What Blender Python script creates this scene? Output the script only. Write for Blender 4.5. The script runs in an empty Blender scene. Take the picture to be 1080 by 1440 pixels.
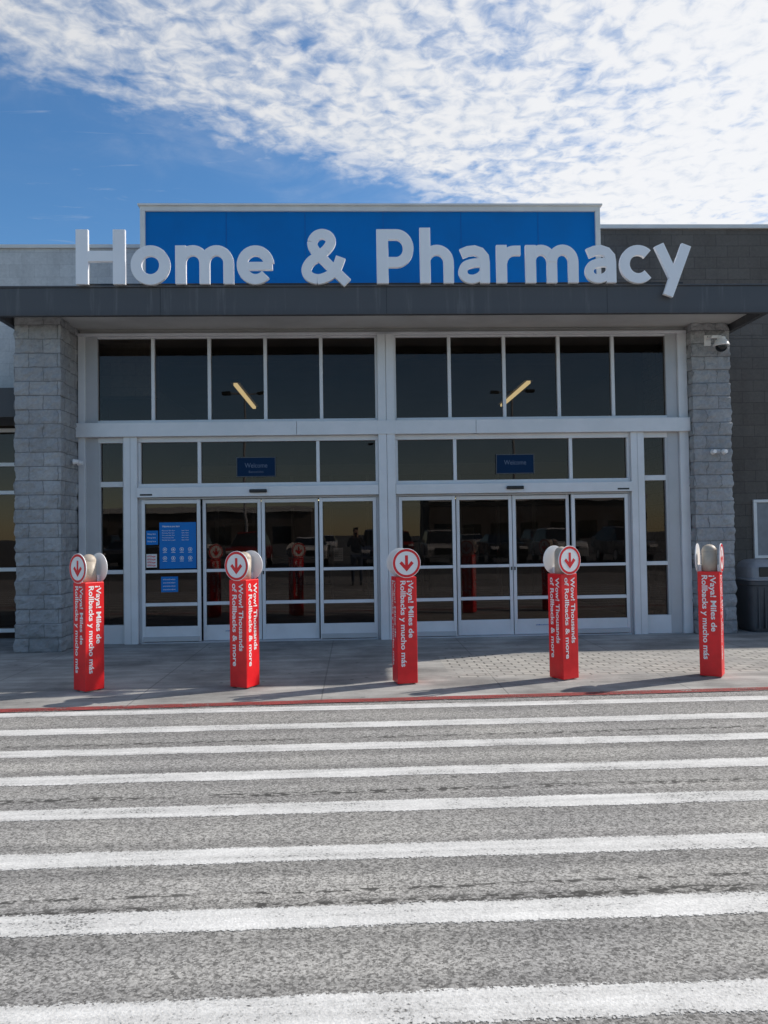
import bpy, bmesh, math, random
from mathutils import Vector, Matrix, noise
random.seed(3)
scene=bpy.context.scene
col=scene.collection
# ---------------------------------------------------------------- helpers
def NN(nt,t,**kw):
    n=nt.nodes.new(t)
    for k,v in kw.items(): setattr(n,k,v)
    return n
def L(nt,a,b): nt.links.new(a,b)
def math_n(nt,op,a,b=None,c=None,clamp=False):
    n=nt.nodes.new('ShaderNodeMath'); n.operation=op; n.use_clamp=clamp
    for i,v in enumerate((a,b,c)):
        if v is None: continue
        if isinstance(v,(int,float)): n.inputs[i].default_value=v
        else: nt.links.new(v,n.inputs[i])
    return n.outputs[0]
def mixc(nt,f,a,b,mode='MIX'):
    n=nt.nodes.new('ShaderNodeMix'); n.data_type='RGBA'; n.blend_type=mode
    def s(i,v):
        if isinstance(v,(int,float)): n.inputs[i].default_value=v
        elif isinstance(v,(tuple,list)): n.inputs[i].default_value=(*v[:3],1)
        else: nt.links.new(v,n.inputs[i])
    s(0,f); s(6,a); s(7,b)
    return n.outputs[2]
def noise_n(nt,vec,scale,detail=4,rough=.55,dist=0):
    n=nt.nodes.new('ShaderNodeTexNoise'); n.inputs['Scale'].default_value=scale
    n.inputs['Detail'].default_value=detail; n.inputs['Roughness'].default_value=rough
    n.inputs['Distortion'].default_value=dist
    if vec is not None: nt.links.new(vec,n.inputs['Vector'])
    return n.outputs['Fac']
def ramp(nt,f,stops):
    n=nt.nodes.new('ShaderNodeMapRange'); n.interpolation_type='SMOOTHSTEP'
    n.inputs[1].default_value=stops[0]; n.inputs[2].default_value=stops[1]
    n.inputs[3].default_value=stops[2]; n.inputs[4].default_value=stops[3]
    nt.links.new(f,n.inputs[0]); return n.outputs[0]
def base_mat(name):
    m=bpy.data.materials.new(name); m.use_nodes=True
    nt=m.node_tree; b=nt.nodes['Principled BSDF']
    tc=nt.nodes.new('ShaderNodeTexCoord')
    return m,nt,b,tc.outputs['Object']
def mapv(nt,v,scale=(1,1,1)):
    n=nt.nodes.new('ShaderNodeMapping'); n.inputs['Scale'].default_value=scale
    nt.links.new(v,n.inputs['Vector']); return n.outputs[0]
def bump(nt,b,h,strength=.3,dist=.01):
    n=nt.nodes.new('ShaderNodeBump'); n.inputs['Strength'].default_value=strength
    n.inputs['Distance'].default_value=dist
    nt.links.new(h,n.inputs['Height']); nt.links.new(n.outputs[0],b.inputs['Normal'])
def simple(name,c,rough=.5,metal=0,var=.12,scale=3,bs=0,spec=.5,stretch=(1,1,1)):
    m,nt,b,o=base_mat(name)
    v=mapv(nt,o,stretch)
    f=noise_n(nt,v,scale,6,.6)
    f2=ramp(nt,f,(.3,.7,0,1))
    L(nt,mixc(nt,f2,tuple(x*(1-var) for x in c),tuple(min(1,x*(1+var)) for x in c)),b.inputs['Base Color'])
    L(nt,ramp(nt,f,(.3,.7,max(0,rough-.08),min(1,rough+.08))),b.inputs['Roughness'])
    b.inputs['Metallic'].default_value=metal
    b.inputs['Specular IOR Level'].default_value=spec
    if bs>0: bump(nt,b,noise_n(nt,o,scale*30,3),bs,.003)
    return m
def block_mat(name,c1,c2,cm,bw=.4,rh=.2,bs=.8,lo=.72,hi=1.25):
    m,nt,b,o=base_mat(name)
    s=NN(nt,'ShaderNodeSeparateXYZ'); L(nt,o,s.inputs[0])
    c=NN(nt,'ShaderNodeCombineXYZ')
    L(nt,math_n(nt,'ADD',s.outputs[0],s.outputs[1]),c.inputs[0]); L(nt,s.outputs[2],c.inputs[1])
    br=NN(nt,'ShaderNodeTexBrick'); L(nt,c.outputs[0],br.inputs['Vector'])
    br.inputs['Scale'].default_value=1; br.inputs['Brick Width'].default_value=bw; br.inputs['Row Height'].default_value=rh
    br.inputs['Mortar Size'].default_value=.006; br.inputs['Mortar Smooth'].default_value=.3
    br.inputs['Color1'].default_value=(*c1,1); br.inputs['Color2'].default_value=(*c2,1); br.inputs['Mortar'].default_value=(*cm,1)
    n1=noise_n(nt,o,22,6,.7)
    colr=mixc(nt,1.0,br.outputs['Color'],mixc(nt,n1,(lo,lo,lo),(hi,hi,hi)),'MULTIPLY')
    n2=noise_n(nt,mapv(nt,o,(1.5,1.5,.5)),1,4,.6)
    colr=mixc(nt,1.0,colr,mixc(nt,ramp(nt,n2,(.3,.7,0,1)),(.86,.86,.86),(1.08,1.08,1.07)),'MULTIPLY')
    L(nt,mixc(nt,math_n(nt,'MULTIPLY',ramp(nt,s.outputs[2],(.02,.45,.35,0)),n1),colr,(.10,.09,.08)),b.inputs['Base Color'])
    b.inputs['Roughness'].default_value=.9; b.inputs['Specular IOR Level'].default_value=.2
    h=math_n(nt,'SUBTRACT',math_n(nt,'MULTIPLY',noise_n(nt,o,35,5,.7),.8),math_n(nt,'MULTIPLY',br.outputs['Fac'],.6))
    bump(nt,b,h,bs,.02)
    return m

M={}
M['frame']=simple('aluminium_white',(.70,.70,.71),.38,.12,.06,2.0)
M['frame2']=simple('aluminium_grey',(.48,.48,.49),.45,.25,.06,2.0)
M['cap']=simple('parapet_cap_metal',(.70,.69,.66),.5,0,.06,2)
M['black']=simple('black_plastic',(.015,.015,.016),.4,0,.2,8)
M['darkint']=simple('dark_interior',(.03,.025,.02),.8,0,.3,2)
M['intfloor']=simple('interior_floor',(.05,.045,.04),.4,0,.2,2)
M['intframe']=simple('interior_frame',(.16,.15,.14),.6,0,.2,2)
M['blue']=simple('blue_panel',(.0005,.165,.50),.7,0,.07,1.2,.05,.2)
M['letter']=simple('letter_acrylic_white',(.86,.86,.87),.35,0,.03,1)
M['red']=simple('red_vinyl',(.78,.010,.014),.38,0,.10,5,.05)
M['redpaint2']=simple('red_print',(.72,.01,.015),.4,0,.05,5)
M['white']=simple('white_vinyl',(.84,.82,.80),.4,0,.04,5)
M['tan']=simple('post_tan',(.45,.38,.30),.55,0,.12,9,.1)
M['can']=simple('trash_plastic',(.065,.068,.074),.5,0,.2,6,.15)
M['canlid']=simple('trash_lid',(.25,.255,.27),.45,0,.12,6,.1)
M['wallL']=block_mat('light_block',(.58,.575,.565),(.62,.615,.605),(.52,.515,.51),.4,.2,.2)
M['wallR']=block_mat('dark_block',(.13,.113,.099),(.15,.132,.117),(.10,.088,.078),.4,.2,.55)
M['pil']=block_mat('splitface_block',(.335,.335,.34),(.41,.41,.415),(.24,.24,.245),.4,.2,1.0,.62,1.32)
M['soffit']=simple('soffit_paint',(.50,.49,.47),.7,0,.08,2)
M['poster']=simple('poster_blue',(.002,.17,.52),.5,0,.05,5,0,.3)
M['paper']=simple('poster_paper',(.72,.70,.68),.6,0,.05,9)
M['seam']=simple('blue_panel_seam',(.001,.12,.40),.6,0,.05,5)
M['signdim']=simple('sign_dim_blue',(.005,.026,.07),.6,0,.05,5,0,.1)
M['signedge']=simple('sign_dim_edge',(.07,.08,.09),.5,0,.05,5)
M['signtext']=simple('sign_dim_text',(.10,.14,.22),.5,0,.05,5)
m,nt,b,o=base_mat('fascia_dark'); 
s=NN(nt,'ShaderNodeSeparateXYZ'); L(nt,o,s.inputs[0])
f=noise_n(nt,mapv(nt,o,(7,7,.5)),1,6,.7); g=noise_n(nt,o,1.3,3)
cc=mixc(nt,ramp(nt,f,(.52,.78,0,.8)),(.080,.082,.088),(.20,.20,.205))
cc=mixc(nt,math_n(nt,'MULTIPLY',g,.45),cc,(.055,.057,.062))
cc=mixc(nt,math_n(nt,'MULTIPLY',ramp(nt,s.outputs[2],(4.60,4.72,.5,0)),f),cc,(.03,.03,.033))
L(nt,cc,b.inputs['Base Color']); b.inputs['Roughness'].default_value=.55
bump(nt,b,noise_n(nt,mapv(nt,o,(1.2,1,3)),1,3),.15,.02)
M['fascia']=m
def glass(name,tint,ior):
    m=bpy.data.materials.new(name); m.use_nodes=True; nt=m.node_tree; nt.nodes.clear()
    out=NN(nt,'ShaderNodeOutputMaterial'); mx=NN(nt,'ShaderNodeMixShader'); t=NN(nt,'ShaderNodeBsdfTransparent')
    g=NN(nt,'ShaderNodeBsdfGlossy'); g.inputs['Roughness'].default_value=.0
    g.inputs['Color'].default_value=(.92,.80,.74,1)
    tc=NN(nt,'ShaderNodeTexCoord')
    n=noise_n(nt,tc.outputs['Object'],.9,2)
    bp=NN(nt,'ShaderNodeBump'); bp.inputs['Strength'].default_value=.12; bp.inputs['Distance'].default_value=.012
    L(nt,n,bp.inputs['Height']); L(nt,bp.outputs[0],g.inputs['Normal'])
    dirt=noise_n(nt,tc.outputs['Object'],2.5,5)
    t.inputs['Color'].default_value=(*tint,1)
    fr=NN(nt,'ShaderNodeFresnel'); fr.inputs['IOR'].default_value=ior
    L(nt,fr.outputs[0],mx.inputs[0]); L(nt,t.outputs[0],mx.inputs[1]); L(nt,g.outputs[0],mx.inputs[2])
    df=NN(nt,'ShaderNodeBsdfDiffuse'); df.inputs['Color'].default_value=(.35,.32,.29,1)
    mx2=NN(nt,'ShaderNodeMixShader'); L(nt,ramp(nt,dirt,(.35,.8,.002,.025)),mx2.inputs[0])
    L(nt,mx.outputs[0],mx2.inputs[1]); L(nt,df.outputs[0],mx2.inputs[2]); L(nt,mx2.outputs[0],out.inputs[0])
    return m
M['glass']=glass('tinted_glass',(.36,.32,.28),1.55)
M['carglass']=simple('car_glass',(.01,.012,.014),.05,0,.1,2)
m=bpy.data.materials.new('lit_tube'); m.use_nodes=True; nt=m.node_tree; b=nt.nodes['Principled BSDF']
b.inputs['Emission Color'].default_value=(1,.84,.45,1); b.inputs['Emission Strength'].default_value=1.5; M['tube']=m
def stones(nt,o,scale):
    v=NN(nt,'ShaderNodeTexVoronoi'); v.inputs['Scale'].default_value=scale; L(nt,o,v.inputs['Vector'])
    sc=NN(nt,'ShaderNodeSeparateColor'); L(nt,v.outputs['Color'],sc.inputs[0]); return sc.outputs[0],v.outputs['Distance']
def asphalt(name,lo,hi,marks=True):
    m,nt,b,o=base_mat(name)
    s=NN(nt,'ShaderNodeSeparateXYZ'); L(nt,o,s.inputs[0])
    st1,sd1=stones(nt,o,120); st2,_=stones(nt,o,62)
    ag2=noise_n(nt,o,34,3,.6)
    agg=math_n(nt,'ADD',math_n(nt,'MULTIPLY',st1,.48),math_n(nt,'ADD',math_n(nt,'MULTIPLY',st2,.22),math_n(nt,'MULTIPLY',ag2,.30)))
    c=mixc(nt,ramp(nt,agg,(.10,.90,0,1)),lo,hi)
    st=noise_n(nt,mapv(nt,o,(.10,4.2,1)),1,5,.55,.3)
    c=mixc(nt,1,c,mixc(nt,ramp(nt,st,(.3,.7,0,1)),(.84,.84,.84),(1.08,1.075,1.07)),'MULTIPLY')
    pt=noise_n(nt,o,.7,5,.6)
    c=mixc(nt,1,c,mixc(nt,ramp(nt,pt,(.3,.7,0,1)),(.86,.86,.87),(1.06,1.055,1.04)),'MULTIPLY')
    v=NN(nt,'ShaderNodeTexVoronoi'); v.inputs['Scale'].default_value=1.35; L(nt,mapv(nt,o,(1,1.6,1)),v.inputs['Vector'])
    wob=math_n(nt,'ADD',v.outputs['Distance'],math_n(nt,'MULTIPLY',math_n(nt,'SUBTRACT',noise_n(nt,o,14,3),.5),.08))
    c=mixc(nt,ramp(nt,wob,(.02,.05,.7,0)),c,(.03,.03,.03))
    v=NN(nt,'ShaderNodeTexVoronoi'); v.inputs['Scale'].default_value=7; L(nt,o,v.inputs['Vector'])
    c=mixc(nt,math_n(nt,'MULTIPLY',ramp(nt,v.outputs['Distance'],(.05,.09,.6,0)),ramp(nt,noise_n(nt,o,2.2,2),(.5,.62,0,1))),c,(.05,.05,.05))
    if marks:
        ph=math_n(nt,'FRACT',math_n(nt,'DIVIDE',math_n(nt,'ADD',math_n(nt,'ADD',s.outputs[1],9.06+6.43),math_n(nt,'MULTIPLY',math_n(nt,'SUBTRACT',noise_n(nt,mapv(nt,o,(.4,2,1)),1,4),.5),.14)),.643))
        dd=math_n(nt,'ABSOLUTE',math_n(nt,'SUBTRACT',ph,.47))
        c=mixc(nt,1,c,mixc(nt,ramp(nt,dd,(.08,.26,0,1)),(1.09,1.09,1.085),(.85,.85,.85)),'MULTIPLY')
        for yc,wd in ((-8.30,.055),(-6.86,.05),(-8.17,.02),(-5.60,.04)):
            w=math_n(nt,'ADD',s.outputs[1],math_n(nt,'MULTIPLY',math_n(nt,'SUBTRACT',noise_n(nt,o,.8,3),.5),.06))
            w=math_n(nt,'ADD',w,math_n(nt,'MULTIPLY',s.outputs[0],-.012))
            d=math_n(nt,'ABSOLUTE',math_n(nt,'SUBTRACT',w,yc))
            band=ramp(nt,d,(wd*.4,wd*1.1,1,0))
            dots=ramp(nt,noise_n(nt,mapv(nt,o,(15,30,1)),1,2,.6),(.48,.54,.10,.9))
            brk=ramp(nt,noise_n(nt,mapv(nt,o,(1.1,.5,1)),1,3,.6),(.36,.50,.15,1))
            c=mixc(nt,math_n(nt,'MULTIPLY',brk,math_n(nt,'MULTIPLY',band,dots)),c,(.045,.043,.04))
    L(nt,c,b.inputs['Base Color']); b.inputs['Roughness'].default_value=.85; b.inputs['Specular IOR Level'].default_value=.25
    bump(nt,b,math_n(nt,'SUBTRACT',agg,math_n(nt,'MULTIPLY',sd1,.5)),.35,.004)
    return m
M['asphalt']=asphalt('asphalt',(.10,.097,.092),(.46,.448,.425))
M['ground']=asphalt('ground_asphalt',(.04,.04,.038),(.18,.177,.17),False)
# concrete
m,nt,b,o=base_mat('sidewalk_concrete')
s=NN(nt,'ShaderNodeSeparateXYZ'); L(nt,o,s.inputs[0])
c=mixc(nt,ramp(nt,noise_n(nt,o,.9,7,.66),(.3,.7,0,1)),(.21,.204,.193),(.43,.418,.39))
c=mixc(nt,1,c,mixc(nt,ramp(nt,noise_n(nt,mapv(nt,o,(.5,3,1)),1.5,5,.6),(.35,.7,0,1)),(.76,.76,.76),(1.1,1.1,1.1)),'MULTIPLY')
c=mixc(nt,1,c,mixc(nt,noise_n(nt,o,90,2),(.78,.78,.78),(1.22,1.22,1.22)),'MULTIPLY')
c=mixc(nt,ramp(nt,noise_n(nt,o,3.5,6,.7),(.60,.74,0,.5)),c,(.11,.105,.10))
v=NN(nt,'ShaderNodeTexVoronoi'); v.inputs['Scale'].default_value=4; L(nt,o,v.inputs['Vector'])
c=mixc(nt,math_n(nt,'MULTIPLY',ramp(nt,v.outputs['Distance'],(.06,.12,.7,0)),ramp(nt,noise_n(nt,o,1.7,2),(.42,.55,0,1))),c,(.08,.078,.075))
jx=math_n(nt,'ABSOLUTE',math_n(nt,'SUBTRACT',math_n(nt,'FRACT',math_n(nt,'DIVIDE',math_n(nt,'ADD',s.outputs[0],41.1),1.83)),.5))
jy=math_n(nt,'ABSOLUTE',math_n(nt,'SUBTRACT',math_n(nt,'FRACT',math_n(nt,'DIVIDE',math_n(nt,'ADD',s.outputs[1],20.2),1.52)),.5))
j=math_n(nt,'MAXIMUM',ramp(nt,jx,(.494,.498,0,1)),ramp(nt,jy,(.494,.498,0,1)))
c=mixc(nt,math_n(nt,'MULTIPLY',j,.45),c,(.09,.088,.085))
br=NN(nt,'ShaderNodeTexBrick'); L(nt,o,br.inputs['Vector']); br.inputs['Scale'].default_value=1
br.inputs['Brick Width'].default_value=.21; br.inputs['Row Height'].default_value=.105; br.inputs['Mortar Size'].default_value=.011
br.inputs['Color1'].default_value=(.34,.325,.30,1); br.inputs['Color2'].default_value=(.45,.43,.39,1); br.inputs['Mortar'].default_value=(.12,.115,.105,1)
reg=math_n(nt,'MULTIPLY',math_n(nt,'GREATER_THAN',s.outputs[0],.55),math_n(nt,'MULTIPLY',math_n(nt,'GREATER_THAN',s.outputs[1],-3.25),math_n(nt,'LESS_THAN',s.outputs[1],-1.75)))
reg=math_n(nt,'MULTIPLY',reg,ramp(nt,noise_n(nt,o,1.1,4),(.32,.58,.2,.95)))
c=mixc(nt,reg,c,br.outputs['Color'])
L(nt,c,b.inputs['Base Color']); b.inputs['Roughness'].default_value=.85; b.inputs['Specular IOR Level'].default_value=.25
bump(nt,b,math_n(nt,'SUBTRACT',noise_n(nt,o,60,4),j),.35,.006)
M['concrete']=m
# worn paint: chips are real gaps that let the surface below show
def worn_paint(name,c0,hw,stripes,lo,hi):
    m,nt,b,o=base_mat(name)
    s=NN(nt,'ShaderNodeSeparateXYZ'); L(nt,o,s.inputs[0])
    st1,_=stones(nt,o,115)
    n1=noise_n(nt,o,70,4,.75); n2=noise_n(nt,o,2.2,5,.65); n3=noise_n(nt,mapv(nt,o,(.35,7,1)),2,4,.6)
    f=math_n(nt,'ADD',math_n(nt,'MULTIPLY',n1,.38),math_n(nt,'ADD',math_n(nt,'MULTIPLY',st1,.12),math_n(nt,'ADD',math_n(nt,'MULTIPLY',n2,.32),math_n(nt,'MULTIPLY',n3,.2))))
    if stripes:
        ph=math_n(nt,'FRACT',math_n(nt,'ADD',math_n(nt,'DIVIDE',math_n(nt,'ADD',s.outputs[1],9.06+6.43),.643),.5))
        d=math_n(nt,'MULTIPLY',math_n(nt,'ABSOLUTE',math_n(nt,'SUBTRACT',ph,.5)),.643)
        f=math_n(nt,'SUBTRACT',f,ramp(nt,d,(hw*.70,hw*1.05,0,.17)))
    a=ramp(nt,f,(lo,hi,0,1))
    c=mixc(nt,ramp(nt,n3,(.3,.7,0,1)),tuple(x*.82 for x in c0),tuple(min(1,x*1.05) for x in c0))
    c=mixc(nt,1,c,mixc(nt,ramp(nt,n2,(.3,.7,0,1)),(.84,.84,.84),(1.05,1.05,1.05)),'MULTIPLY')
    c=mixc(nt,1,c,mixc(nt,st1,(.82,.82,.82),(1.07,1.07,1.07)),'MULTIPLY')
    L(nt,c,b.inputs['Base Color']); b.inputs['Roughness'].default_value=.75; L(nt,a,b.inputs['Alpha'])
    bump(nt,b,noise_n(nt,o,100,2),.5,.005)
    return m
M['stripe']=worn_paint('road_paint_white',(.655,.645,.62),.10,True,.35,.46)
M['redline']=worn_paint('road_paint_red',(.30,.045,.04),.1,False,.40,.52)

# ---------------------------------------------------------------- mesh builders
def empty(name,loc=(0,0,0),rz=0):
    e=bpy.data.objects.new(name,None); e.location=loc; e.rotation_euler=(0,0,rz); e.empty_display_size=.2
    col.objects.link(e); return e
def obj_from_bm(bm,name,mat,parent=None,smooth=False,bevel=0):
    me=bpy.data.meshes.new(name); bmesh.ops.recalc_face_normals(bm,faces=bm.faces[:]); bm.to_mesh(me); bm.free()
    ob=bpy.data.objects.new(name,me); col.objects.link(ob)
    if mat: me.materials.append(mat)
    if parent: ob.parent=parent
    if smooth:
        for p in me.polygons: p.use_smooth=True
    if bevel>0:
        md=ob.modifiers.new('b','BEVEL'); md.width=bevel; md.segments=2; md.limit_method='ANGLE'; md.angle_limit=math.radians(40)
    return ob
def addbox(bm,x0,x1,y0,y1,z0,z1):
    v=[bm.verts.new((x,y,z)) for x in (x0,x1) for y in (y0,y1) for z in (z0,z1)]
    for f in ((0,1,3,2),(4,6,7,5),(0,4,5,1),(2,3,7,6),(0,2,6,4),(1,5,7,3)):
        bm.faces.new([v[i] for i in f])
def boxes(name,lst,mat,parent,bevel=0):
    bm=bmesh.new()
    for b in lst: addbox(bm,*b)
    return obj_from_bm(bm,name,mat,parent,bevel=bevel)
def addcyl(bm,c,r,h,axis='Z',seg=24,r2=None):
    mt=Matrix.Translation(c)
    if axis=='Y': mt=mt@Matrix.Rotation(math.pi/2,4,'X')
    if axis=='X': mt=mt@Matrix.Rotation(math.pi/2,4,'Y')
    bmesh.ops.create_cone(bm,cap_ends=True,segments=seg,radius1=r,radius2=r if r2 is None else r2,depth=h,matrix=mt)
def quadsheet(name,pts,z,mat,parent=None):
    bm=bmesh.new(); bm.faces.new([bm.verts.new((x,y,z)) for x,y in pts])
    ob=obj_from_bm(bm,name,mat,parent)
    return ob
def stroke(bm,pts,w,y0,y1,closed=False):
    P=[Vector(p) for p in pts]; n=len(P); Lf=[];Rt=[]
    for i in range(n):
        if closed: a=P[(i-1)%n]; c=P[(i+1)%n]
        else: a=P[max(0,i-1)]; c=P[min(n-1,i+1)]
        d1=(P[i]-a); d2=(c-P[i])
        if d1.length<1e-9: d1=d2
        if d2.length<1e-9: d2=d1
        d1=d1.normalized(); d2=d2.normalized(); t=(d1+d2).normalized()
        nn=Vector((-t.y,t.x)); k=w/2/max(.5,nn.dot(Vector((-d1.y,d1.x))))
        Lf.append(P[i]+nn*k); Rt.append(P[i]-nn*k)
    V=[[bm.verts.new((q.x,y,q.y)) for q in S] for S in (Lf,Rt) for y in (y0,y1)]
    rng=range(n) if closed else range(n-1)
    for i in rng:
        j=(i+1)%n
        for A,B in ((0,2),(1,3),(0,1),(2,3)):
            bm.faces.new((V[A][i],V[A][j],V[B][j],V[B][i]))
    if not closed:
        for i in (0,n-1): bm.faces.new((V[0][i],V[1][i],V[3][i],V[2][i]))
def text_obj(body,name,mat,parent,M4,width=None,height=.1,bold=.0,align='LEFT'):
    cu=bpy.data.curves.new('t','FONT'); cu.body=body; cu.size=height; cu.offset=bold*height; cu.resolution_u=4
    ob=bpy.data.objects.new('t',cu); col.objects.link(ob)
    bpy.context.view_layer.update()
    dg=bpy.context.evaluated_depsgraph_get()
    me=bpy.data.meshes.new_from_object(ob.evaluated_get(dg)); bpy.data.objects.remove(ob)
    xs=[v.co.x for v in me.vertices]
    if xs:
        x0,x1=min(xs),max(xs); k=(width/(x1-x0)) if width else 1
        for v in me.vertices:
            x=(v.co.x-x0)*k
            if align=='CENTER': x-=(x1-x0)*k/2
            v.co.x=x
    me.name=name; o2=bpy.data.objects.new(name,me); col.objects.link(o2)
    me.materials.clear(); me.materials.append(mat)
    o2.parent=parent; o2.matrix_local=M4
    return o2
def frameM(x,y,z,o):
    m=Matrix.Identity(4)
    for i in range(3): m[i][0]=x[i]; m[i][1]=y[i]; m[i][2]=z[i]; m[i][3]=o[i]
    return m
def FRONT(o): return frameM((1,0,0),(0,0,1),(0,-1,0),o)

# ---------------------------------------------------------------- ground
quadsheet('ground',[(-400,-400),(400,-400),(400,400),(-400,400)],-.012,M['ground'])
fy=lambda x:-4.28+.028*x
quadsheet('road',[(-60,-17),(60,-17),(60,fy(60)+.02),(-60,fy(-60)+.02)],-.006,M['asphalt'])
quadsheet('sidewalk',[(-60,fy(-60)),(60,fy(60)),(60,8),(-60,8)],0,M['concrete'])
bm=bmesh.new()
N=240
prev=None
for i in range(N+1):
    x=-30+60*i/N; a=bm.verts.new((x,fy(x)-.07+.02*noise.noise((x*2,0,0)),.003)); c=bm.verts.new((x,fy(x)+.07+.02*noise.noise((x*2,5,0)),.003))
    if prev: bm.faces.new((prev[0],a,c,prev[1]))
    prev=(a,c)
obj_from_bm(bm,'curb_line',M['redline'])
bm=bmesh.new()
for k in range(-2,8):
    yc=-11.7+2.64+.643*k; hw=.103 if k<7 else .085
    prev=None
    for i in range(241):
        x=-12+24*i/240
        a=bm.verts.new((x,yc-hw+.006*noise.noise((x*1.5,k*3,0)),-.0035)); c=bm.verts.new((x,yc+hw+.006*noise.noise((x*1.5,k*3+50,0)),-.0035))
        if prev: bm.faces.new((prev[0],a,c,prev[1]))
        prev=(a,c)
obj_from_bm(bm,'crosswalk_marking',M['stripe'])

# ---------------------------------------------------------------- building
B=empty('store_building')
def rough_pillar(name,x0,x1,y0,y1,z0,z1,step=.03,amp=.026):
    per=[]
    def seg(a,b,n):
        ln=(Vector(b)-Vector(a)).length; k=max(1,int(ln/step))
        for i in range(k):
            t=i/k; per.append((a[0]+(b[0]-a[0])*t,a[1]+(b[1]-a[1])*t,n if i>0 else None))
    seg((x0,y0),(x1,y0),(0,-1)); seg((x1,y0),(x1,y1),(1,0)); seg((x1,y1),(x0,y1),(0,1)); seg((x0,y1),(x0,y0),(-1,0))
    cx,cy=(x0+x1)/2,(y0+y1)/2
    rows=int((z1-z0)/step); bm=bmesh.new(); G=[]
    for r in range(rows+1):
        z=z0+(z1-z0)*r/rows; R=[]
        for (x,y,n) in per:
            if n is None: n=((1 if x>cx else -1)*.7,(1 if y>cy else -1)*.7)
            d=noise.fractal((x*9,y*9,z*9),.9,2.0,4)*amp+noise.noise((x*2.5,y*2.5,math.floor(z/.2)*3.7))*amp*.6
            fz=(z%.2)/.2; 
            if fz<.08 or fz>.92: d-=.008
            R.append(bm.verts.new((x+n[0]*d,y+n[1]*d,z)))
        G.append(R)
    n=len(per)
    for r in range(rows):
        for i in range(n): bm.faces.new((G[r][i],G[r][(i+1)%n],G[r+1][(i+1)%n],G[r+1][i]))
    return obj_from_bm(bm,name,M['pil'],B)
rough_pillar('pillar_west',-5.25,-4.61,-.75,1.0,-.01,4.71)
rough_pillar('pillar_east',4.65,5.24,-.25,1.7,-.01,4.71)
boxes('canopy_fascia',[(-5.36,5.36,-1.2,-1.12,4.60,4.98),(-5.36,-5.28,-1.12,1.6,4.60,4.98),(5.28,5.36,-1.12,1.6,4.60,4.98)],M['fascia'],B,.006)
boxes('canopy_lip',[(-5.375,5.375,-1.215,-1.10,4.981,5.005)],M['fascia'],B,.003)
boxes('fascia_joints',[(x,x+.006,-1.2015,-1.199,4.605,4.975) for x in (-3.1,-.02,3.05)],M['black'],B)
boxes('canopy_slab',[(-5.278,5.278,-1.118,1.6,4.715,4.93)],M['soffit'],B)
boxes('sign_raceway',[(-4.2,4.15,-1.16,-1.08,5.008,5.05)],M['black'],B,.004)
boxes('sign_block',[(-3.66,3.34,0.02,1.9,4.935,6.56)],M['blue'],B)
boxes('sign_trim',[(-3.69,3.37,-.02,.05,6.535,6.61),(-3.69,-3.615,-.02,.05,4.935,6.534),(3.295,3.37,-.02,.05,4.935,6.534),(-3.72,3.40,-.05,1.95,6.611,6.64)],M['cap'],B,.004)
boxes('sign_seams',[(x,x+.006,.0155,.0195,4.94,6.53) for x in (-2.4,-1.2,0,1.2,2.4)],M['seam'],B)
boxes('upper_mid_wall',[(-3.6,3.3,1.91,2.1,4.6,6.3)],M['wallR'],B)
boxes('west_wall',[(-30,-3.70,.8,1.1,3.86,6.26),(-30,-9.5,.8,1.1,0,3.86)],M['wallL'],B)
boxes('west_cap',[(-30,-3.70,.76,1.14,6.262,6.32)],M['cap'],B,.004)
boxes('west_awning',[(-12,-5.27,-.1,.79,3.40,3.84)],M['fascia'],B,.006)
fr=[]
x=-9.4
while x<-5.3:
    fr.append((x,x+.06,.82,.92,0,3.38)); x+=1.02
fr+= [(-9.4,-5.3,.815,.925,z,z+.06) for z in (.1,1.07,2.3,2.75,3.3)]
boxes('west_window_frame',fr,M['frame'],B,.003)
quad=lambda n,x0,x1,y,z0,z1,mt,par: obj_from_bm((lambda bm:(bm.faces.new([bm.verts.new(p) for p in ((x0,y,z0),(x1,y,z0),(x1,y,z1),(x0,y,z1))]),bm)[1])(bmesh.new()),n,mt,par)
quad('west_window_glass',-9.4,-5.3,.87,0,3.4,M['glass'],B)
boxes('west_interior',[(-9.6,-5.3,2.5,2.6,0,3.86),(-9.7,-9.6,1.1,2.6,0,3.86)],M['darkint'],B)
boxes('east_wall',[(3.38,30,1.62,1.9,4.94,6.9),(5.0,30,1.62,1.9,0,4.935)],M['wallR'],B)
boxes('east_cap',[(3.41,30,1.57,1.95,6.902,6.97)],M['cap'],B,.004)
boxes('roof',[(-30,30,2.12,42,5.75,5.85)],M['darkint'],B)
boxes('back_walls',[(-30,30,42,42.2,0,5.85),(-30.2,-30,1.12,42,0,5.85),(30,30.2,1.92,42,0,5.85)],M['wallR'],B)
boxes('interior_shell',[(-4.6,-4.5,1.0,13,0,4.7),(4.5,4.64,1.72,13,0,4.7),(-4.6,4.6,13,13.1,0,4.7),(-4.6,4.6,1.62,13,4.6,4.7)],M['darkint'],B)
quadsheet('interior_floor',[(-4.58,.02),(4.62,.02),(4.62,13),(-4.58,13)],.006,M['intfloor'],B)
lst=[]
for s in (-1,1):
    for xx in (.2,1.05,1.95,2.85,3.7):
        lst.append((s*xx-.035,s*xx+.035,6.2,6.3,0,2.95))
lst+=[(-4.5,4.5,6.18,6.32,2.955,3.2),(-4.5,4.5,6.21,6.29,2.2,2.28),(-4.5,4.5,6.21,6.29,1.0,1.05)]
boxes('inner_door_frame',lst,M['intframe'],B)
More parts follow.
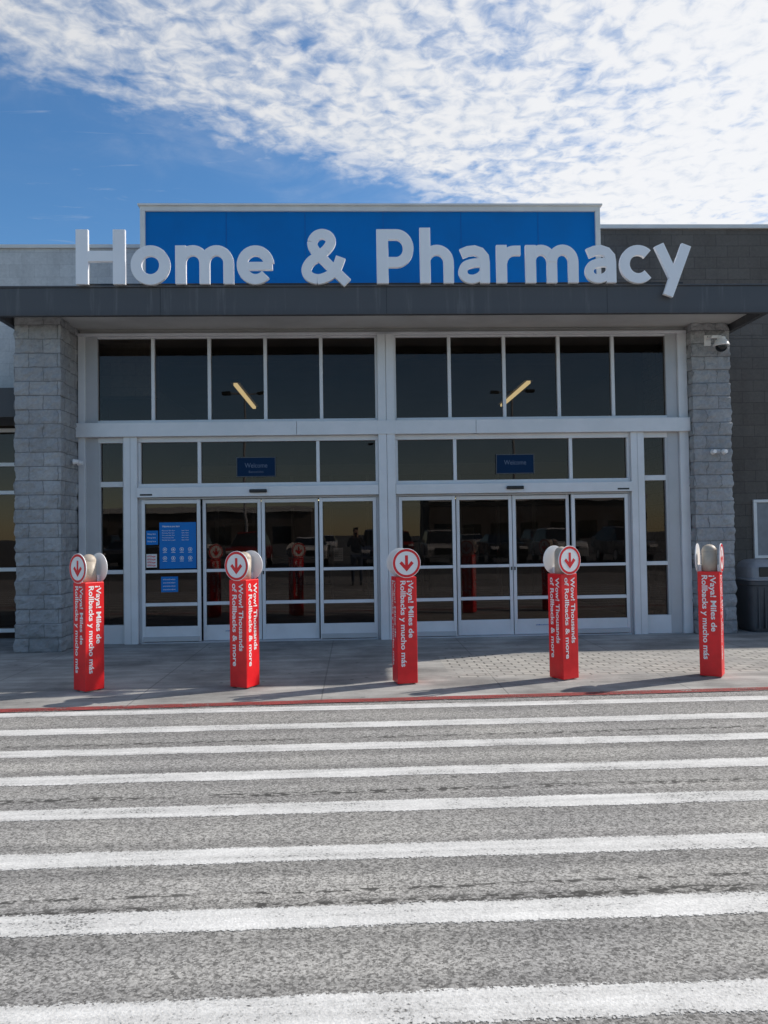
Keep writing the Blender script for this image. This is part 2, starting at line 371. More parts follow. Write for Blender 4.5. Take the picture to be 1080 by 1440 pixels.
boxes('interior_shelving',[(-3.9,-2.9,8.5,9.2,0,1.9),(-1.2,-.3,9.5,10.2,0,1.5),(1.5,2.7,9,9.6,0,1.7),(3.2,4.2,7.6,8.2,0,1.3)],M['intframe'],B)
boxes('ceiling_lamp_tubes',[(-2.82,-2.75,3.3,6.1,4.5,4.55),(2.93,3.0,3.3,6.1,4.5,4.55)]+
      [(x,x+.34,9.6,9.66,3.30,3.325) for x in (-1.75,-1.32,-.89)]+[(x,x+.34,9.6,9.66,3.30,3.325) for x in (.55,.98)]+
      [(x,x+.7,12.2,12.26,2.62,2.65) for x in (-3.4,-1.9,.6,2.4)],M['tube'],B)
boxes('ceiling_lamp_housings',[(-2.88,-2.69,3.25,6.15,4.552,4.598),(2.87,3.06,3.25,6.15,4.552,4.598)],M['intframe'],B)

# facade frames -------------------------------------------------
F=[];F2=[];G=[]
F+=[(-4.60,-4.50,-.10,.10,0,4.60),(4.50,4.64,-.10,.10,0,4.60)]
F2+=[(-4.499,-4.325,-.05,.06,0,4.60),(4.325,4.499,-.05,.06,0,4.60)]
boxes('header_panel',[(-4.60,4.64,-.02,.12,4.645,4.713)],M['soffit'],B)
F+=[(-4.60,4.64,-.11,.10,4.601,4.643)]
boxes('centre_post',[(-.125,-.004,-.16,.1,0,4.60),(.004,.125,-.16,.1,0,4.60),(-.003,.003,-.15,.1,0,4.60)],M['frame'],B,.004)
F+=[(-4.62,-1.35,-.175,.08,3.08,3.29),(-1.345,-.126,-.175,.08,3.08,3.29),(.126,1.35,-.175,.08,3.08,3.29),(1.355,4.64,-.175,.08,3.08,3.29)]
boxes('mid_band_cover',[(-.13,.13,-.178,-.161,3.08,3.29)],M['frame'],B,.003)
for s in (-1,1):
    def X(a,b): return (min(s*a,s*b),max(s*a,s*b))
    x0,x1=.16,4.32; n=5; mw=.05
    pw=(x1-x0-mw*(n-1))/n
    for i in range(1,n):
        a=x0+i*pw+(i-1)*mw; F.append((*X(a,a+mw),-.05,.05,3.34,4.575))
    F+=[(*X(.126,x0),-.05,.05,3.291,4.60)]
    F+=[(*X(x0,4.324),-.052,.052,4.576,4.60),(*X(x0,4.324),-.06,.052,3.291,3.339)]
    G.append((*X(.13,4.33),3.29,4.6))
    F.append((*X(3.73,3.93),-.12,.08,0,3.079))
    boxes('post_groove',[(*X(3.825,3.833),-.1225,-.1201,0,3.07)],M['frame2'],B)
    F+=[(*X(3.931,4.324),-.05,.05,z0,z1) for z0,z1 in ((3.0,3.079),(2.34,2.42),(1.04,1.10),(.0,.28))]
    F2+=[(*X(4.285,4.324),-.052,.045,.281,3.0),(*X(3.931,3.96),-.052,.045,.281,3.0)]
    G.append((*X(3.93,4.33),.2,3.08))
    F+=[(*X(.126,3.729),-.06,.06,3.005,3.079),(*X(.126,.17),-.058,.06,2.381,3.004)]
    F+=[(*X(c-.025,c+.025),-.055,.055,2.381,3.004) for c in (1.04,2.82)]
    F+=[(*X(3.69,3.729),-.055,.055,2.381,3.004)]
    G.append((*X(.13,3.73),2.37,3.08))
    F+=[(*X(.126,3.729),-.07,.06,2.325,2.380)]
    F+=[(*X(.13,3.725),-.15,.05,2.175,2.322)]
    F2+=[(*X(.126,3.729),-.05,.05,2.145,2.172)]
    boxes('door_sensor',[(*X(1.80,2.06),-.20,-.151,2.225,2.275)],M['black'],B,.012)
    boxes('header_label',[(*X(3.5,3.68),-.153,-.1505,2.20,2.225)],M['black'],B)
    for (a,c,yo) in ((.17,1.03,-.05),(1.05,1.905,.02),(1.915,2.79,.02),(2.81,3.68,-.05)):
        st=.05
        y0,y1=yo-.022,yo+.022
        F+=[(*X(a,a+st),y0,y1,.02,2.14),(*X(c-st,c),y0,y1,.02,2.14)]
        F+=[(*X(a+st,c-st),y0+.003,y1-.003,z0,z1) for z0,z1 in ((2.08,2.138),(1.045,1.090),(.55,.60),(.022,.25))]
        quad('door_glass',*X(a+.02,c-.02),yo,.2,2.1,M['glass'],B)
        boxes('door_seal',[(*X(a+st,a+st+.008),y0+.004,y1-.004,.251,2.079),(*X(c-st-.008,c-st),y0+.004,y1-.004,.251,2.079)],M['black'],B)
    for (a,c) in ((.17,1.03),(2.81,3.68)):
        F2.append((*X(a+.02,c-.02),-.10,-.073,.03,.10))
    boxes('door_lock',[(*X(1.875,1.895),-.012,-.0025,1.0,1.05),(*X(1.925,1.945),-.012,-.0025,1.0,1.05)],M['black'],B)
    F2.append((*X(3.681,3.729),-.055,.055,0,2.144)); F2.append((*X(.126,.169),-.055,.055,0,2.144))
    F2.append((*X(.17,3.68),-.12,.10,.001,.018))
    e=empty('door_sticker' if s==-1 else 'door_sticker.001',(s*2.35,-.0045,.16))
    boxes('sheet',[(-.12,.12,0,.002,-.02,.02)],M['paper'],e); text_obj('AUTOMATIC CAUTION DOOR','line',M['seam'],e,FRONT((-.11,-.0015,-.009)),width=.22,height=.025,bold=.03)
boxes('window_frames',F,M['frame'],B,.004)
boxes('window_frame_recess',F2,M['frame2'],B,.003)
for g in G: quad('window_glass',g[0],g[1],0,g[2],g[3],M['glass'],B)

# ---------------------------------------------------------------- sign letters
S=empty('store_sign')
K=.009757
def sx(u):
    s=(u-538)/433; return -4.20+(u-105)*K*.997-.055*(1-s*s)
bm=bmesh.new(); jit=[0]
def st(pts,w=16.5,closed=False):
    jit[0]=(jit[0]+1)%4; d=jit[0]*.002
    stroke(bm,[(sx(u),5.0+v*.0096) for u,v in pts],w*K,-1.29+d,-1.235+d,closed)
def arc(cx,cy,rx,ry,a0,a1,n=28): return [(cx+rx*math.cos(math.radians(a0+(a1-a0)*i/n)),cy+ry*math.sin(math.radians(a0+(a1-a0)*i/n))) for i in range(n+1)]
def crom(P,n=6):
    out=[]
    for i in range(len(P)-1):
        p0=Vector(P[max(0,i-1)]);p1=Vector(P[i]);p2=Vector(P[i+1]);p3=Vector(P[min(len(P)-1,i+2)])
        for k in range(n):
            t=k/n; q=.5*((2*p1)+(p2-p0)*t+(2*p0-5*p1+4*p2-p3)*t*t+(3*p1-p0-3*p2+p3)*t**3); out.append((q.x,q.y))
    out.append(P[-1]); return out
st([(113.5,0),(113.5,78)],17); st([(165.5,0),(165.5,78)],17); st([(114,40),(165,40)],15)
st(arc(209.5,27,20,20.5,0,360,40)[:-1],15,closed=True)
def mm(l,r):
    a=l+8; c=r-8; h=(c-a)/2; st([(a,0),(a,55)],15)
    for i in (0,1): st([*reversed([(a+h*(i+1),0)]+arc(a+h*(i+.5),30,h/2,18,0,180,20))] ,14.5)
mm(244,327)
st(arc(357,27,19,20.5,4,318),14.5); st([(340,25.5),(381,25.5)],11.5)
amp=crom([(486,1),(464,23),(443,45),(437,58),(442,68),(451,71.5),(460,68),(463,59),(456,48),(446,40),(434,31),(428.5,20),(433,10),(446,6.5),(461,12),(471,23),(477,38)])
st(amp[:20],14); st(amp[19:49],14); st(amp[48:78],14); st(amp[77:],14)
st([(535.5,0),(535.5,78)],16.5); st([(540,70.5)]+arc(555,50.5,17,20,90,-90)+[(540,30.5)],15)
st([(595.5,0),(595.5,80)],15); st(list(reversed([(628.5,0)]+arc(612,30,16.5,18,0,180,20))),14.5)
def aa(l,r):
    k=(r-l)/46.; X_=lambda q:l+q*k
    st([(X_(38.5),0),(X_(38.5),30)]+[(X_(p),q) for p,q in ((37.5,38),(32,44.8),(24,47.6),(15,46.5),(5.5,42.5))],14)
    st(crom([(X_(38),29.5),(X_(24),29.5),(X_(11.5),25.5),(X_(7.5),16.5),(X_(11.5),8.5),(X_(21),6),(X_(31),9.5),(X_(37),16)]),12.5)
aa(641,687)
st([(703,0),(703,55)],15); st(crom([(703,26),(707,38),(716,46),(730,47)]),14)
mm(736,812); aa(819,865)
st(arc(895.5,27,19,20.5,45,315),14.5)
st([(925,55),(946,6)],14.5); st([(964,55),(936.5,-19)],14.5)
obj_from_bm(bm,'letters',M['letter'],S,bevel=.006)
boxes('letter_brackets',[(sx(u),sx(u)+.03,-1.24,-1.0,5.01,5.04) for u in (113,165,209,252,285,319,357,450,535,595,628,661,703,744,774,804,842,895)],M['black'],S)

# ---------------------------------------------------------------- bollards
VAYA=("¡Vaya! Miles de","Rollbacks y mucho más"); WOW=("Wow! Thousands","of Rollbacks & more")
def bollard(x,y,phi,txt,idx):
    E=empty('bollard' if idx==0 else 'bollard.%03d'%idx,(x,y,0),-math.radians(phi))
    a=.110
    bm=bmesh.new(); addbox(bm,-a,a,-a,a,.012,1.13)
    ob=obj_from_bm(bm,'sleeve',M['red'],E,bevel=.007)
    bm=bmesh.new(); addcyl(bm,(0,0,1.22),.078,.25,seg=28)
    rings=[]
    for i in range(0,8):
        an=math.pi/2*i/8; rings.append([bm.verts.new((.0785*math.cos(an)*math.cos(t),.0785*math.cos(an)*math.sin(t),1.345+.075*math.sin(an))) for t in [2*math.pi*k/28 for k in range(28)]])
    top=bm.verts.new((0,0,1.42))
    for i in range(7):
        for k in range(28): bm.faces.new((rings[i][k],rings[i][(k+1)%28],rings[i+1][(k+1)%28],rings[i+1][k]))
    for k in range(28): bm.faces.new((rings[7][k],rings[7][(k+1)%28],top))
    obj_from_bm(bm,'post_dome',M['tan'],E,smooth=True)
    for s,nm in ((-1,'front'),(1,'back')):
        yc=s*(a+.010)
        bm=bmesh.new(); addcyl(bm,(0,yc,1.275),.155,.010,'Y',48); addbox(bm,-.03,.03,min(s*(a-.03),s*(a+.003)),max(s*(a-.03),s*(a+.003)),1.12,1.2)
        obj_from_bm(bm,'disc_'+nm,M['white'],E,bevel=.002)
        bm=bmesh.new()
        ye=yc+s*.0065
        for ro,ri in [(.149,.124)]:
            n=56; vo=[bm.verts.new((ro*math.cos(2*math.pi*k/n),ye,1.275+ro*math.sin(2*math.pi*k/n))) for k in range(n)]
            vi=[bm.verts.new((ri*math.cos(2*math.pi*k/n),ye,1.275+ri*math.sin(2*math.pi*k/n))) for k in range(n)]
            for k in range(n): bm.faces.new((vo[k],vo[(k+1)%n],vi[(k+1)%n],vi[k]))
        z0=1.275
        A=[(-.016,.082),(.016,.082),(.016,-.02),(.052,.022),(.078,-.002),(0,-.088),(-.078,-.002),(-.052,.022),(-.016,-.02)]
        bm.faces.new([bm.verts.new((p[0],ye,z0+p[1])) for p in A])
        obj_from_bm(bm,'arrow_print_'+nm,M['redpaint2'],E)
    for k in range(4):
        an=k*math.pi/2; n=Vector((math.sin(an),-math.cos(an),0)); r=Vector((math.cos(an),math.sin(an),0))
        for li,(t,w) in enumerate(zip(txt,((.60,.90) if txt is VAYA else (.70,.86)))):
            off=r*(.018 if li==0 else -.066)
            o=n*(a+.0015)+off+Vector((0,0,1.09))
            text_obj(t,'label_text',M['white'],E,frameM((0,0,-1),r,n,o),width=w,height=.079,bold=.022)
    bm=bmesh.new(); addcyl(bm,(0,0,.006),.09,.012,seg=24); obj_from_bm(bm,'post_foot',M['tan'],E)
bollard(-3.29,-3.50,39,VAYA,0)
bollard(-1.67,-3.50,30,WOW,1)
bollard(.02,-3.48,-12,VAYA,2)
bollard(1.74,-3.43,-27,WOW,3)
bollard(3.35,-3.46,-57,VAYA,4)

# ---------------------------------------------------------------- trash can
T=empty('trash_can',(5.80,.10,0),0)
def loft(sections,name,mat,parent,bev=0,smooth=False,nseg=32,p=5.0):
    bm=bmesh.new(); rr=[]
    for (z,hx,hy,ox,oy) in sections:
        R=[]
        for k in range(nseg):
            t=2*math.pi*k/nseg; c,s_=math.cos(t),math.sin(t)
            R.append(bm.verts.new((ox+hx*math.copysign(abs(c)**(2/p),c),oy+hy*math.copysign(abs(s_)**(2/p),s_),z)))
        rr.append(R)
    for i in range(len(rr)-1):
        for k in range(nseg): bm.faces.new((rr[i][k],rr[i][(k+1)%nseg],rr[i+1][(k+1)%nseg],rr[i+1][k]))
    bm.faces.new(rr[0]); bm.faces.new(rr[-1])
    return obj_from_bm(bm,name,mat,parent,smooth=smooth,bevel=bev)
loft([(.0,.27,.27,0,0),(.04,.285,.285,0,0),(.70,.325,.325,0,0),(.72,.34,.34,0,0),(.77,.34,.34,0,0),(.78,.32,.32,0,0)],'bin_body',M['can'],T)
loft([(.781,.33,.33,0,0),(.80,.335,.335,0,0),(.82,.31,.31,0,0)],'bin_rim',M['canlid'],T)
loft([(.821,.30,.30,0,0),(.98,.285,.285,0,0),(1.05,.25,.25,0,0),(1.09,.19,.19,0,0),(1.105,.08,.08,0,0)],'bin_hood',M['canlid'],T,smooth=False)
boxes('bin_flap',[(-.17,.17,-.305,-.285,.84,.99)],M['black'],T,.01)
boxes('bin_ribs',[(x-.008,x+.008,-.33,-.27,.06,.68) for x in (-.2,-.1,0,.1,.2)],M['can'],T,.003)

W=empty('wall_sign',(0,0,0))
boxes('frame',[(6.50,7.5,1.57,1.619,2.03,2.08),(6.50,6.56,1.57,1.619,1.1,2.029),(7.45,7.5,1.57,1.619,1.1,2.029),(6.50,7.5,1.57,1.619,1.05,1.099)],M['white'],W,.004)
boxes('panel',[(6.561,7.449,1.60,1.618,1.10,2.029)],M['canlid'],W)

C=empty('security_camera',(5.0,-.28,4.38))
bm=bmesh.new(); addbox(bm,-.16,-.06,.0,.03,-.02,.14); addbox(bm,-.13,-.09,-.16,.0,.06,.10); addbox(bm,-.13,.02,-.18,-.14,.055,.095); addcyl(bm,(.02,-.16,.04),.06,.06,seg=24)
obj_from_bm(bm,'mount',M['white'],C,bevel=.006)
bm=bmesh.new(); addcyl(bm,(.02,-.16,-.01),.115,.07,seg=32,r2=.08); addcyl(bm,(.02,-.16,-.055),.117,.018,seg=32)
obj_from_bm(bm,'housing',M['white'],C,bevel=.006)
bm=bmesh.new(); bmesh.ops.create_uvsphere(bm,u_segments=24,v_segments=12,radius=.085,matrix=Matrix.Translation((.02,-.16,-.07)))
obj_from_bm(bm,'dome',M['carglass'],C,smooth=True)
def twin(loc,rz,i):
    e=empty('wall_lamp' if i==0 else 'wall_lamp.%03d'%i,loc,rz)
    bm=bmesh.new(); addbox(bm,-.035,.035,-.03,.02,-.03,.03); addbox(bm,-.08,.08,-.045,-.03,-.008,.008)
    obj_from_bm(bm,'bracket',M['frame2'],e,bevel=.004)
    bm=bmesh.new()
    for s in (-1,1): addcyl(bm,(s*.085,-.075,-.01),.042,.075,'Y',20,r2=.028)
    obj_from_bm(bm,'lamp_heads',M['white'],e,bevel=.004)
twin((4.99,-.28,2.75),0,0); twin((-4.585,-.35,2.70),math.pi/2,1)

# ---------------------------------------------------------------- posters & hanging signs
def poster(name,x0,x1,z0,z1,y,mat): 
    e=empty(name,((x0+x1)/2,y,(z0+z1)/2)); hx=(x1-x0)/2; hz=(z1-z0)/2
    boxes('sheet',[(-hx,hx,0,.004,-hz,hz)],mat,e); return e,hx,hz
e,hx,hz=poster('window_poster',-3.42,-2.875,1.11,1.80,-.060,M['poster'])
text_obj('Welcome to your store','title',M['white'],e,FRONT((-hx+.04,-.0015,hz-.07)),width=.26,height=.035,bold=.02)
for i in range(5):
    text_obj(random.choice(['Monday hours open','Pharmacy 9am 7pm','Vision Center 9am','Open 6am to 11pm','Tire and Lube 7am']),'line',M['white'],e,FRONT((-hx+.04,-.0015,hz-.13-.035*i)),width=.17+.03*random.random(),height=.022)
    text_obj('6am-11pm','line',M['white'],e,FRONT((.06,-.0015,hz-.13-.035*i)),width=.10,height=.022)
bm=bmesh.new()
for i in range(8):
    cx=-hx+.08+.125*(i%4); cz=-.06-.13*(i//4)
    vo=[bm.verts.new((cx+.03*math.cos(2*math.pi*k/20),-.0015,cz+.03*math.sin(2*math.pi*k/20))) for k in range(20)]
    vi=[bm.verts.new((cx+.024*math.cos(2*math.pi*k/20),-.0015,cz+.024*math.sin(2*math.pi*k/20))) for k in range(20)]
    for k in range(20): bm.faces.new((vo[k],vo[(k+1)%20],vi[(k+1)%20],vi[k]))
    bm.faces.new([bm.verts.new((cx+p,-.0015,cz+q)) for p,q in ((-.01,-.012),(.01,-.012),(.006,.014),(-.006,.014))])
    bm.faces.new([bm.verts.new((cx+p,-.0015,cz-.045+q)) for p,q in ((-.03,-.003),(.03,-.003),(.03,.003),(-.03,.003))])
obj_from_bm(bm,'icons',M['white'],e)
e,hx,hz=poster('window_poster.001',-3.40,-3.15,.76,.99,-.060,M['poster'])
for i in range(4): text_obj('service animals welcome','line',M['white'],e,FRONT((-hx+.03,-.0015,hz-.05-.05*i)),width=.18,height=.03)
e,hx,hz=poster('window_poster.002',-3.615,-3.46,1.13,1.33,-.060,M['paper'])
for i in range(4): text_obj('NOTICE no guns','line',M['redpaint2'],e,FRONT((-hx+.015,-.0015,hz-.045-.045*i)),width=.12,height=.035,bold=.03)
e,hx,hz=poster('window_poster.003',-3.615,-3.44,1.47,1.68,-.060,M['poster'])
for i in range(3): text_obj('Pickup here','line',M['white'],e,FRONT((-hx+.02,-.0015,hz-.06-.055*i)),width=.12,height=.03)
e,hx,hz=poster('window_poster.004',-.82,-.68,1.18,1.38,-.045,M['paper'])
for i in range(5): text_obj('please use other door','line',M['black'],e,FRONT((-hx+.015,-.0015,hz-.04-.032*i)),width=.11,height=.02)
for i,(xc) in enumerate((-1.975,1.965)):
    e=empty('welcome_sign' if i==0 else 'welcome_sign.001',(xc,-.035,2.62))
    boxes('panel',[(-.295,.295,.01,.03,-.15,.15)],M['signdim'],e,.004)
    boxes('border',[(-.295,.295,.002,.009,.138,.15),(-.295,.295,.002,.009,-.15,-.138),(-.295,-.283,.002,.009,-.137,.137),(.283,.295,.002,.009,-.137,.137)],M['signedge'],e)
    tm=M['signtext']
    text_obj('Welcome','title',tm,e,FRONT((0,.006,-.01)),width=.34,height=.1,bold=.005,align='CENTER')
    if i==0: text_obj('Bienvenidos','subtitle',tm,e,FRONT((0,.006,-.09)),width=.22,height=.05,align='CENTER')

# ---------------------------------------------------------------- things behind the camera (seen mirrored in the glass)
def car(i,x,y,rz,c,suv):
    E=empty('parked_car' if i==0 else 'parked_car.%03d'%i,(x,y,0),rz)
    paint=simple('car_paint_%d'%i,c,.25,.2,.03,1)
    H=1.72 if suv else 1.45; hw=.92
    prof=[(-2.3,.35),(-2.35,.75),(-2.2,.98),(-1.2,1.04),(1.5,1.06),(2.15,1.0),(2.3,.7),(2.25,.35)]
    def extr(pr,w0,w1,nm,mt,zsplit=None):
        bm=bmesh.new(); zs=[p[1] for p in pr]; z0,z1=min(zs),max(zs)
        A=[];Bv=[]
        for (yy,z) in pr:
            w=w0+(w1-w0)*(z-z0)/(z1-z0); A.append(bm.verts.new((-w,yy,z))); Bv.append(bm.verts.new((w,yy,z)))
        bm.faces.new(A); bm.faces.new(list(reversed(Bv)))
        n=len(pr)
        for k in range(n): bm.faces.new((A[k],A[(k+1)%n],Bv[(k+1)%n],Bv[k]))
        return obj_from_bm(bm,nm,mt,E,bevel=.04)
    extr(prof,.90,.90,'body',paint)
    cab=[(-1.35,1.03),(-.55,H-.04),(1.3 if suv else .9,H-.04),(2.1 if suv else 1.75,1.03)]
    extr(cab,.84,.66,'windows',M['carglass'])
    extr([(-.6,H-.06),(-.5,H),(1.25 if suv else .85,H),(1.4 if suv else 1.0,H-.06)],.69,.64,'roof',paint)
    bm=bmesh.new()
    for sx_ in (-1,1):
        for yy in (-1.45,1.4): addcyl(bm,(sx_*.80,yy,.34),.34,.24,'X',28)
    obj_from_bm(bm,'tyres',M['black'],E)
    bm=bmesh.new()
    for sx_ in (-1,1):
        for yy in (-1.45,1.4): addcyl(bm,(sx_*.90,yy,.34),.2,.05,'X',20)
    obj_from_bm(bm,'rims',M['frame'],E)
    boxes('headlights',[(-.85,-.5,-2.37,-2.25,.7,.85),(.5,.85,-2.37,-2.25,.7,.85)],M['white'],E,.02)
    boxes('grille',[(-.45,.45,-2.38,-2.28,.5,.8)],M['black'],E,.02)
cols=[(.7,.7,.7),(.05,.05,.06),(.35,.36,.38),(.3,.02,.02),(.75,.75,.74),(.08,.10,.16),(.45,.44,.42),(.02,.02,.02),(.72,.72,.7),(.2,.2,.21)]
for i in range(10):
    car(i,-15+3.1*i+random.uniform(-.2,.2),-27-random.uniform(0,.6),math.pi+random.uniform(-.03,.03),cols[i],i%3!=1)
for i in range(8):
    car(10+i,-18+5.1*i+random.uniform(-.2,.2),-43,math.pi,cols[(i*3+1)%10],i%2==0)
for i,(x,y) in enumerate(((-7,-34),(9,-34),(2,-60))):
    E=empty('street_lamp' if i==0 else 'street_lamp.%03d'%i,(x,y,0))
    bm=bmesh.new(); addcyl(bm,(0,0,.4),.3,.8,seg=20); addcyl(bm,(0,0,5.4),.09,9.2,seg=16,r2=.06); obj_from_bm(bm,'pole',M['frame2'],E)
    boxes('lamp_arm',[(-.9,.9,-.04,.04,9.9,9.98)],M['frame2'],E); boxes('lamp_heads',[(-1.3,-.8,-.18,.18,9.86,9.98+.03),(.8,1.3,-.18,.18,9.86,10.01)],M['black'],E,.02)
for i,(x0,x1,y0,y1,h) in enumerate(((-45,-8,-130,-115,6),(12,50,-140,-120,7.5))):
    E=empty('distant_store' if i==0 else 'distant_store.001')
    boxes('walls',[(x0,x1,y0,y1,0,h)],M['wallR'],E); boxes('trim',[(x0-.2,x1+.2,y1+.1,y1+.5,h-.8,h+.1)],M['cap'],E)
    boxes('shopfront',[(x0+k*5+1,x0+k*5+4,y1+.02,y1+.08,.2,3) for k in range(int((x1-x0)/5))],M['carglass'],E)

# photographer (mirrored in the doors)
P=empty('person',(-.48,-12.12,0))
def skin(name,verts,edges,mat,parent,sub=2):
    me=bpy.data.meshes.new(name); me.from_pydata([v[:3] for v in verts],edges,[]); ob=bpy.data.objects.new(name,me); col.objects.link(ob); ob.parent=parent
    md=ob.modifiers.new('s','SKIN'); 
    for i,v in enumerate(verts):
        r=v[3]; sv=me.skin_vertices[0].data[i]; sv.radius=r if isinstance(r,tuple) else (r,r)
    me.skin_vertices[0].data[0].use_root=True
    s2=ob.modifiers.new('ss','SUBSURF'); s2.levels=sub; s2.render_levels=sub; me.materials.append(mat); md.use_smooth_shade=True
    return ob
cloth=simple('jacket_dark',(.03,.035,.05),.85,0,.2,12); jean=simple('jeans',(.05,.07,.12),.9,0,.2,12); sk=simple('skin',(.45,.27,.19),.5,0,.05,9); hair=simple('hair',(.03,.02,.015),.7,0,.3,30)
skin('torso',[(0,0,.98,(.17,.12)),(0,.0,1.15,(.16,.11)),(0,0,1.32,(.19,.12)),(0,-.01,1.43,(.13,.09)),
 (-.19,0,1.41,.065),(-.25,.06,1.20,.052),(-.12,.27,1.36,.042),(-.07,.31,1.43,.035),
 (.19,0,1.41,.065),(.25,.06,1.20,.052),(.12,.27,1.36,.042),(.07,.31,1.43,.035)],
 [(0,1),(1,2),(2,3),(3,4),(4,5),(5,6),(6,7),(3,8),(8,9),(9,10),(10,11)],cloth,P)
skin('legs',[(0,0,.97,(.16,.12)),(-.10,0,.88,.098),(-.12,.01,.50,.064),(-.13,-.01,.10,.045),(.10,0,.88,.098),(.12,.01,.50,.064),(.13,-.01,.10,.045)],[(0,1),(1,2),(2,3),(0,4),(4,5),(5,6)],jean,P)
skin('shoes',[(-.13,-.05,.05,.045),(-.135,.06,.045,.045),(-.14,.16,.03,.03)],[(0,1),(1,2)],M['black'],P); skin('shoes_r',[(.13,-.05,.05,.045),(.135,.06,.045,.045),(.14,.16,.03,.03)],[(0,1),(1,2)],M['black'],P)
skin('head',[(0,0,1.42,.055),(0,.005,1.50,.055),(0,.02,1.56,(.065,.075)),(0,.01,1.64,(.078,.095)),(0,0,1.70,(.07,.085)),(0,.105,1.595,.012)],[(0,1),(1,2),(2,3),(3,4),(2,5)],sk,P)
skin('hair',[(0,-.02,1.66,(.083,.095)),(0,-.015,1.72,(.075,.085)),(0,-.06,1.60,(.07,.05))],[(0,1),(0,2)],hair,P)
for s in (-1,1):
    V=[(s*.065,.315,1.44,.026),(s*.055,.345,1.49,.030)];Ed=[(0,1)]
    for k in range(4):
        b0=len(V); zz=1.485+.02*k
        V+= [(s*.052,.365,zz,.010),(s*.045,.385,zz+.004,.009),(s*.025,.392,zz+.006,.008)]; Ed+=[(1,b0),(b0,b0+1),(b0+1,b0+2)]
    b0=len(V); V+=[(s*.045,.35,1.52,.011),(s*.03,.365,1.545,.010)]; Ed+=[(1,b0),(b0,b0+1)]
    skin('hand',V,Ed,sk,P,1)
boxes('phone',[(-.038,.038,.372,.381,1.475,1.60)],M['black'],P,.004)

# ---------------------------------------------------------------- light
el=math.radians(38); sd=Vector((.932*math.cos(el),.362*math.cos(el),math.sin(el)))
ld=bpy.data.lights.new('sun','SUN'); ld.energy=5.0; ld.angle=math.radians(.53); ld.color=(1,.945,.87)
lo=bpy.data.objects.new('sun',ld); col.objects.link(lo); lo.rotation_euler=sd.to_track_quat('Z','Y').to_euler(); lo.location=(20,20,30)
w=bpy.data.worlds.new('World'); scene.world=w; w.use_nodes=True; nt=w.node_tree; nt.nodes.clear()
out=NN(nt,'ShaderNodeOutputWorld'); sky=NN(nt,'ShaderNodeTexSky',sky_type='NISHITA'); sky.sun_disc=False
sky.sun_elevation=el; sky.sun_rotation=math.atan2(.932,.362); sky.air_density=1.0; sky.dust_density=.2; sky.ozone_density=2.4
bg=NN(nt,'ShaderNodeBackground'); bg.inputs[1].default_value=.14
hs=NN(nt,'ShaderNodeHueSaturation'); hs.inputs['Saturation'].default_value=1.25
L(nt,sky.outputs[0],hs.inputs['Color']); L(nt,hs.outputs[0],bg.inputs[0])
tc=NN(nt,'ShaderNodeTexCoord'); s=NN(nt,'ShaderNodeSeparateXYZ'); L(nt,tc.outputs['Generated'],s.inputs[0])
z=math_n(nt,'MAXIMUM',s.outputs[2],.03); px=math_n(nt,'DIVIDE',s.outputs[0],z); py=math_n(nt,'DIVIDE',s.outputs[1],z)
cv=NN(nt,'ShaderNodeCombineXYZ'); L(nt,px,cv.inputs[0]); L(nt,py,cv.inputs[1]); pv=cv.outputs[0]
big=noise_n(nt,pv,1.5,5,.6,.4); mid=noise_n(nt,pv,5,5,.6,.4); fine=noise_n(nt,pv,19,6,.56,.4)
edge=math_n(nt,'SUBTRACT',math_n(nt,'ADD',2.17,math_n(nt,'MULTIPLY',px,.66)),py)
edge=math_n(nt,'ADD',edge,math_n(nt,'MULTIPLY',math_n(nt,'SUBTRACT',mid,.5),.42))
mask=ramp(nt,edge,(-.08,.24,0,1))
back=ramp(nt,py,(-1.0,.6,.10,1))
th=math_n(nt,'ADD',math_n(nt,'MULTIPLY',fine,.56),math_n(nt,'ADD',math_n(nt,'MULTIPLY',big,.65),math_n(nt,'MULTIPLY',mid,.36)))
th=math_n(nt,'ADD',th,math_n(nt,'MULTIPLY',math_n(nt,'MINIMUM',math_n(nt,'MAXIMUM',px,-.8),1.2),.07))
th=math_n(nt,'ADD',th,math_n(nt,'MULTIPLY',mask,.16))
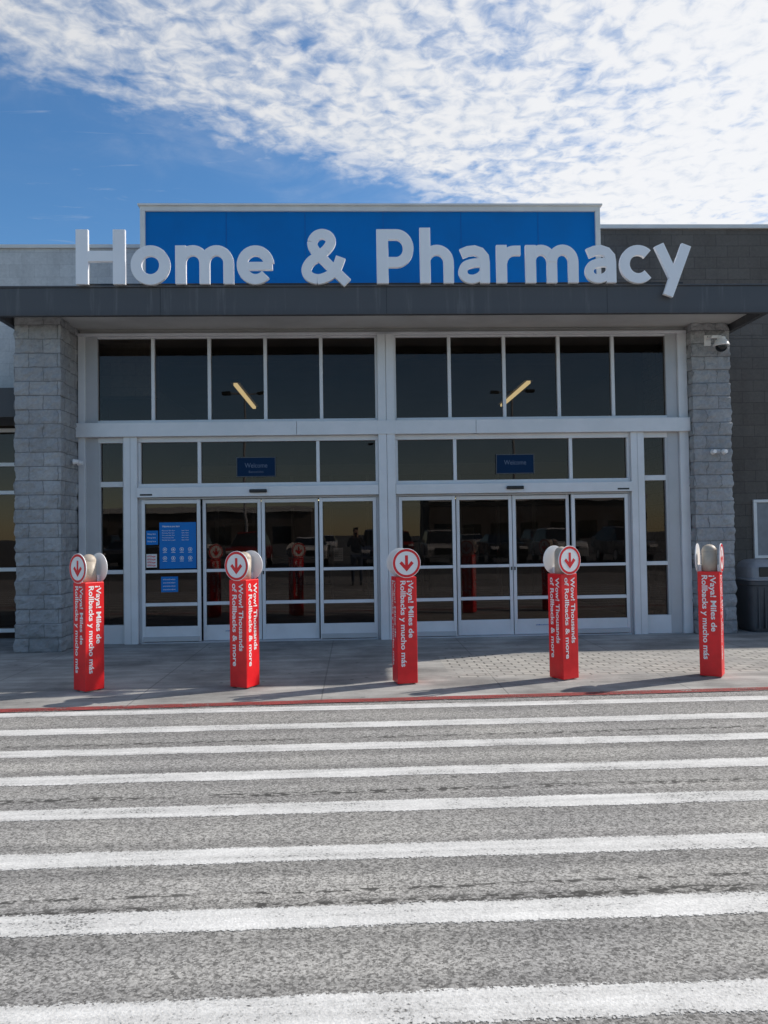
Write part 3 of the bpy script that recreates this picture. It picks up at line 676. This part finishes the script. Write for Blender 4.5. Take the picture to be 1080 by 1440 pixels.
dens=ramp(nt,th,(.66,1.03,0,1))
dens=math_n(nt,'MULTIPLY',math_n(nt,'MULTIPLY',dens,mask),back)
wv=mapv(nt,pv,(2.2,9,1)); wn=noise_n(nt,wv,1,5,.6,1.2)
dens=math_n(nt,'MAXIMUM',dens,math_n(nt,'MULTIPLY',ramp(nt,wn,(.60,.82,0,.4)),back))
veil=math_n(nt,'MULTIPLY',math_n(nt,'MULTIPLY',ramp(nt,noise_n(nt,pv,3,5,.6,.6),(.42,.78,.03,.32)),ramp(nt,edge,(-.4,.15,.06,1))),back)
dens=math_n(nt,'MAXIMUM',dens,veil)
dens=math_n(nt,'MULTIPLY',dens,ramp(nt,s.outputs[2],(.0,.08,0,.96)))
bc=NN(nt,'ShaderNodeBackground')
L(nt,mixc(nt,ramp(nt,math_n(nt,'ADD',fine,math_n(nt,'MULTIPLY',px,.12)),(.30,.66,0,1)),(.70,.76,.86),(.96,.965,.98)),bc.inputs[0])
L(nt,ramp(nt,px,(-1.2,1.0,.76,.98)),bc.inputs[1])
mx=NN(nt,'ShaderNodeMixShader'); L(nt,dens,mx.inputs[0]); L(nt,bg.outputs[0],mx.inputs[1]); L(nt,bc.outputs[0],mx.inputs[2]); L(nt,mx.outputs[0],out.inputs[0])

# ---------------------------------------------------------------- camera
t=math.radians(2.1); p=math.radians(1.53); r=.015
fw=Vector((math.sin(t)*math.cos(p),math.cos(t)*math.cos(p),math.sin(p))); r0=Vector((math.cos(t),-math.sin(t),0)); u0=r0.cross(fw)
rt=r0*math.cos(r)-u0*math.sin(r); up=u0*math.cos(r)+r0*math.sin(r)
cam=bpy.data.cameras.new('camera'); co=bpy.data.objects.new('camera',cam); col.objects.link(co)
co.matrix_world=frameM(rt,up,-fw,(-.48,-11.7,1.6))
cam.sensor_fit='VERTICAL'; cam.sensor_height=24; cam.lens=18.05; cam.clip_start=.05; cam.clip_end=2000
scene.camera=co
scene.view_settings.view_transform='Standard'; scene.view_settings.look='None'; scene.view_settings.exposure=0
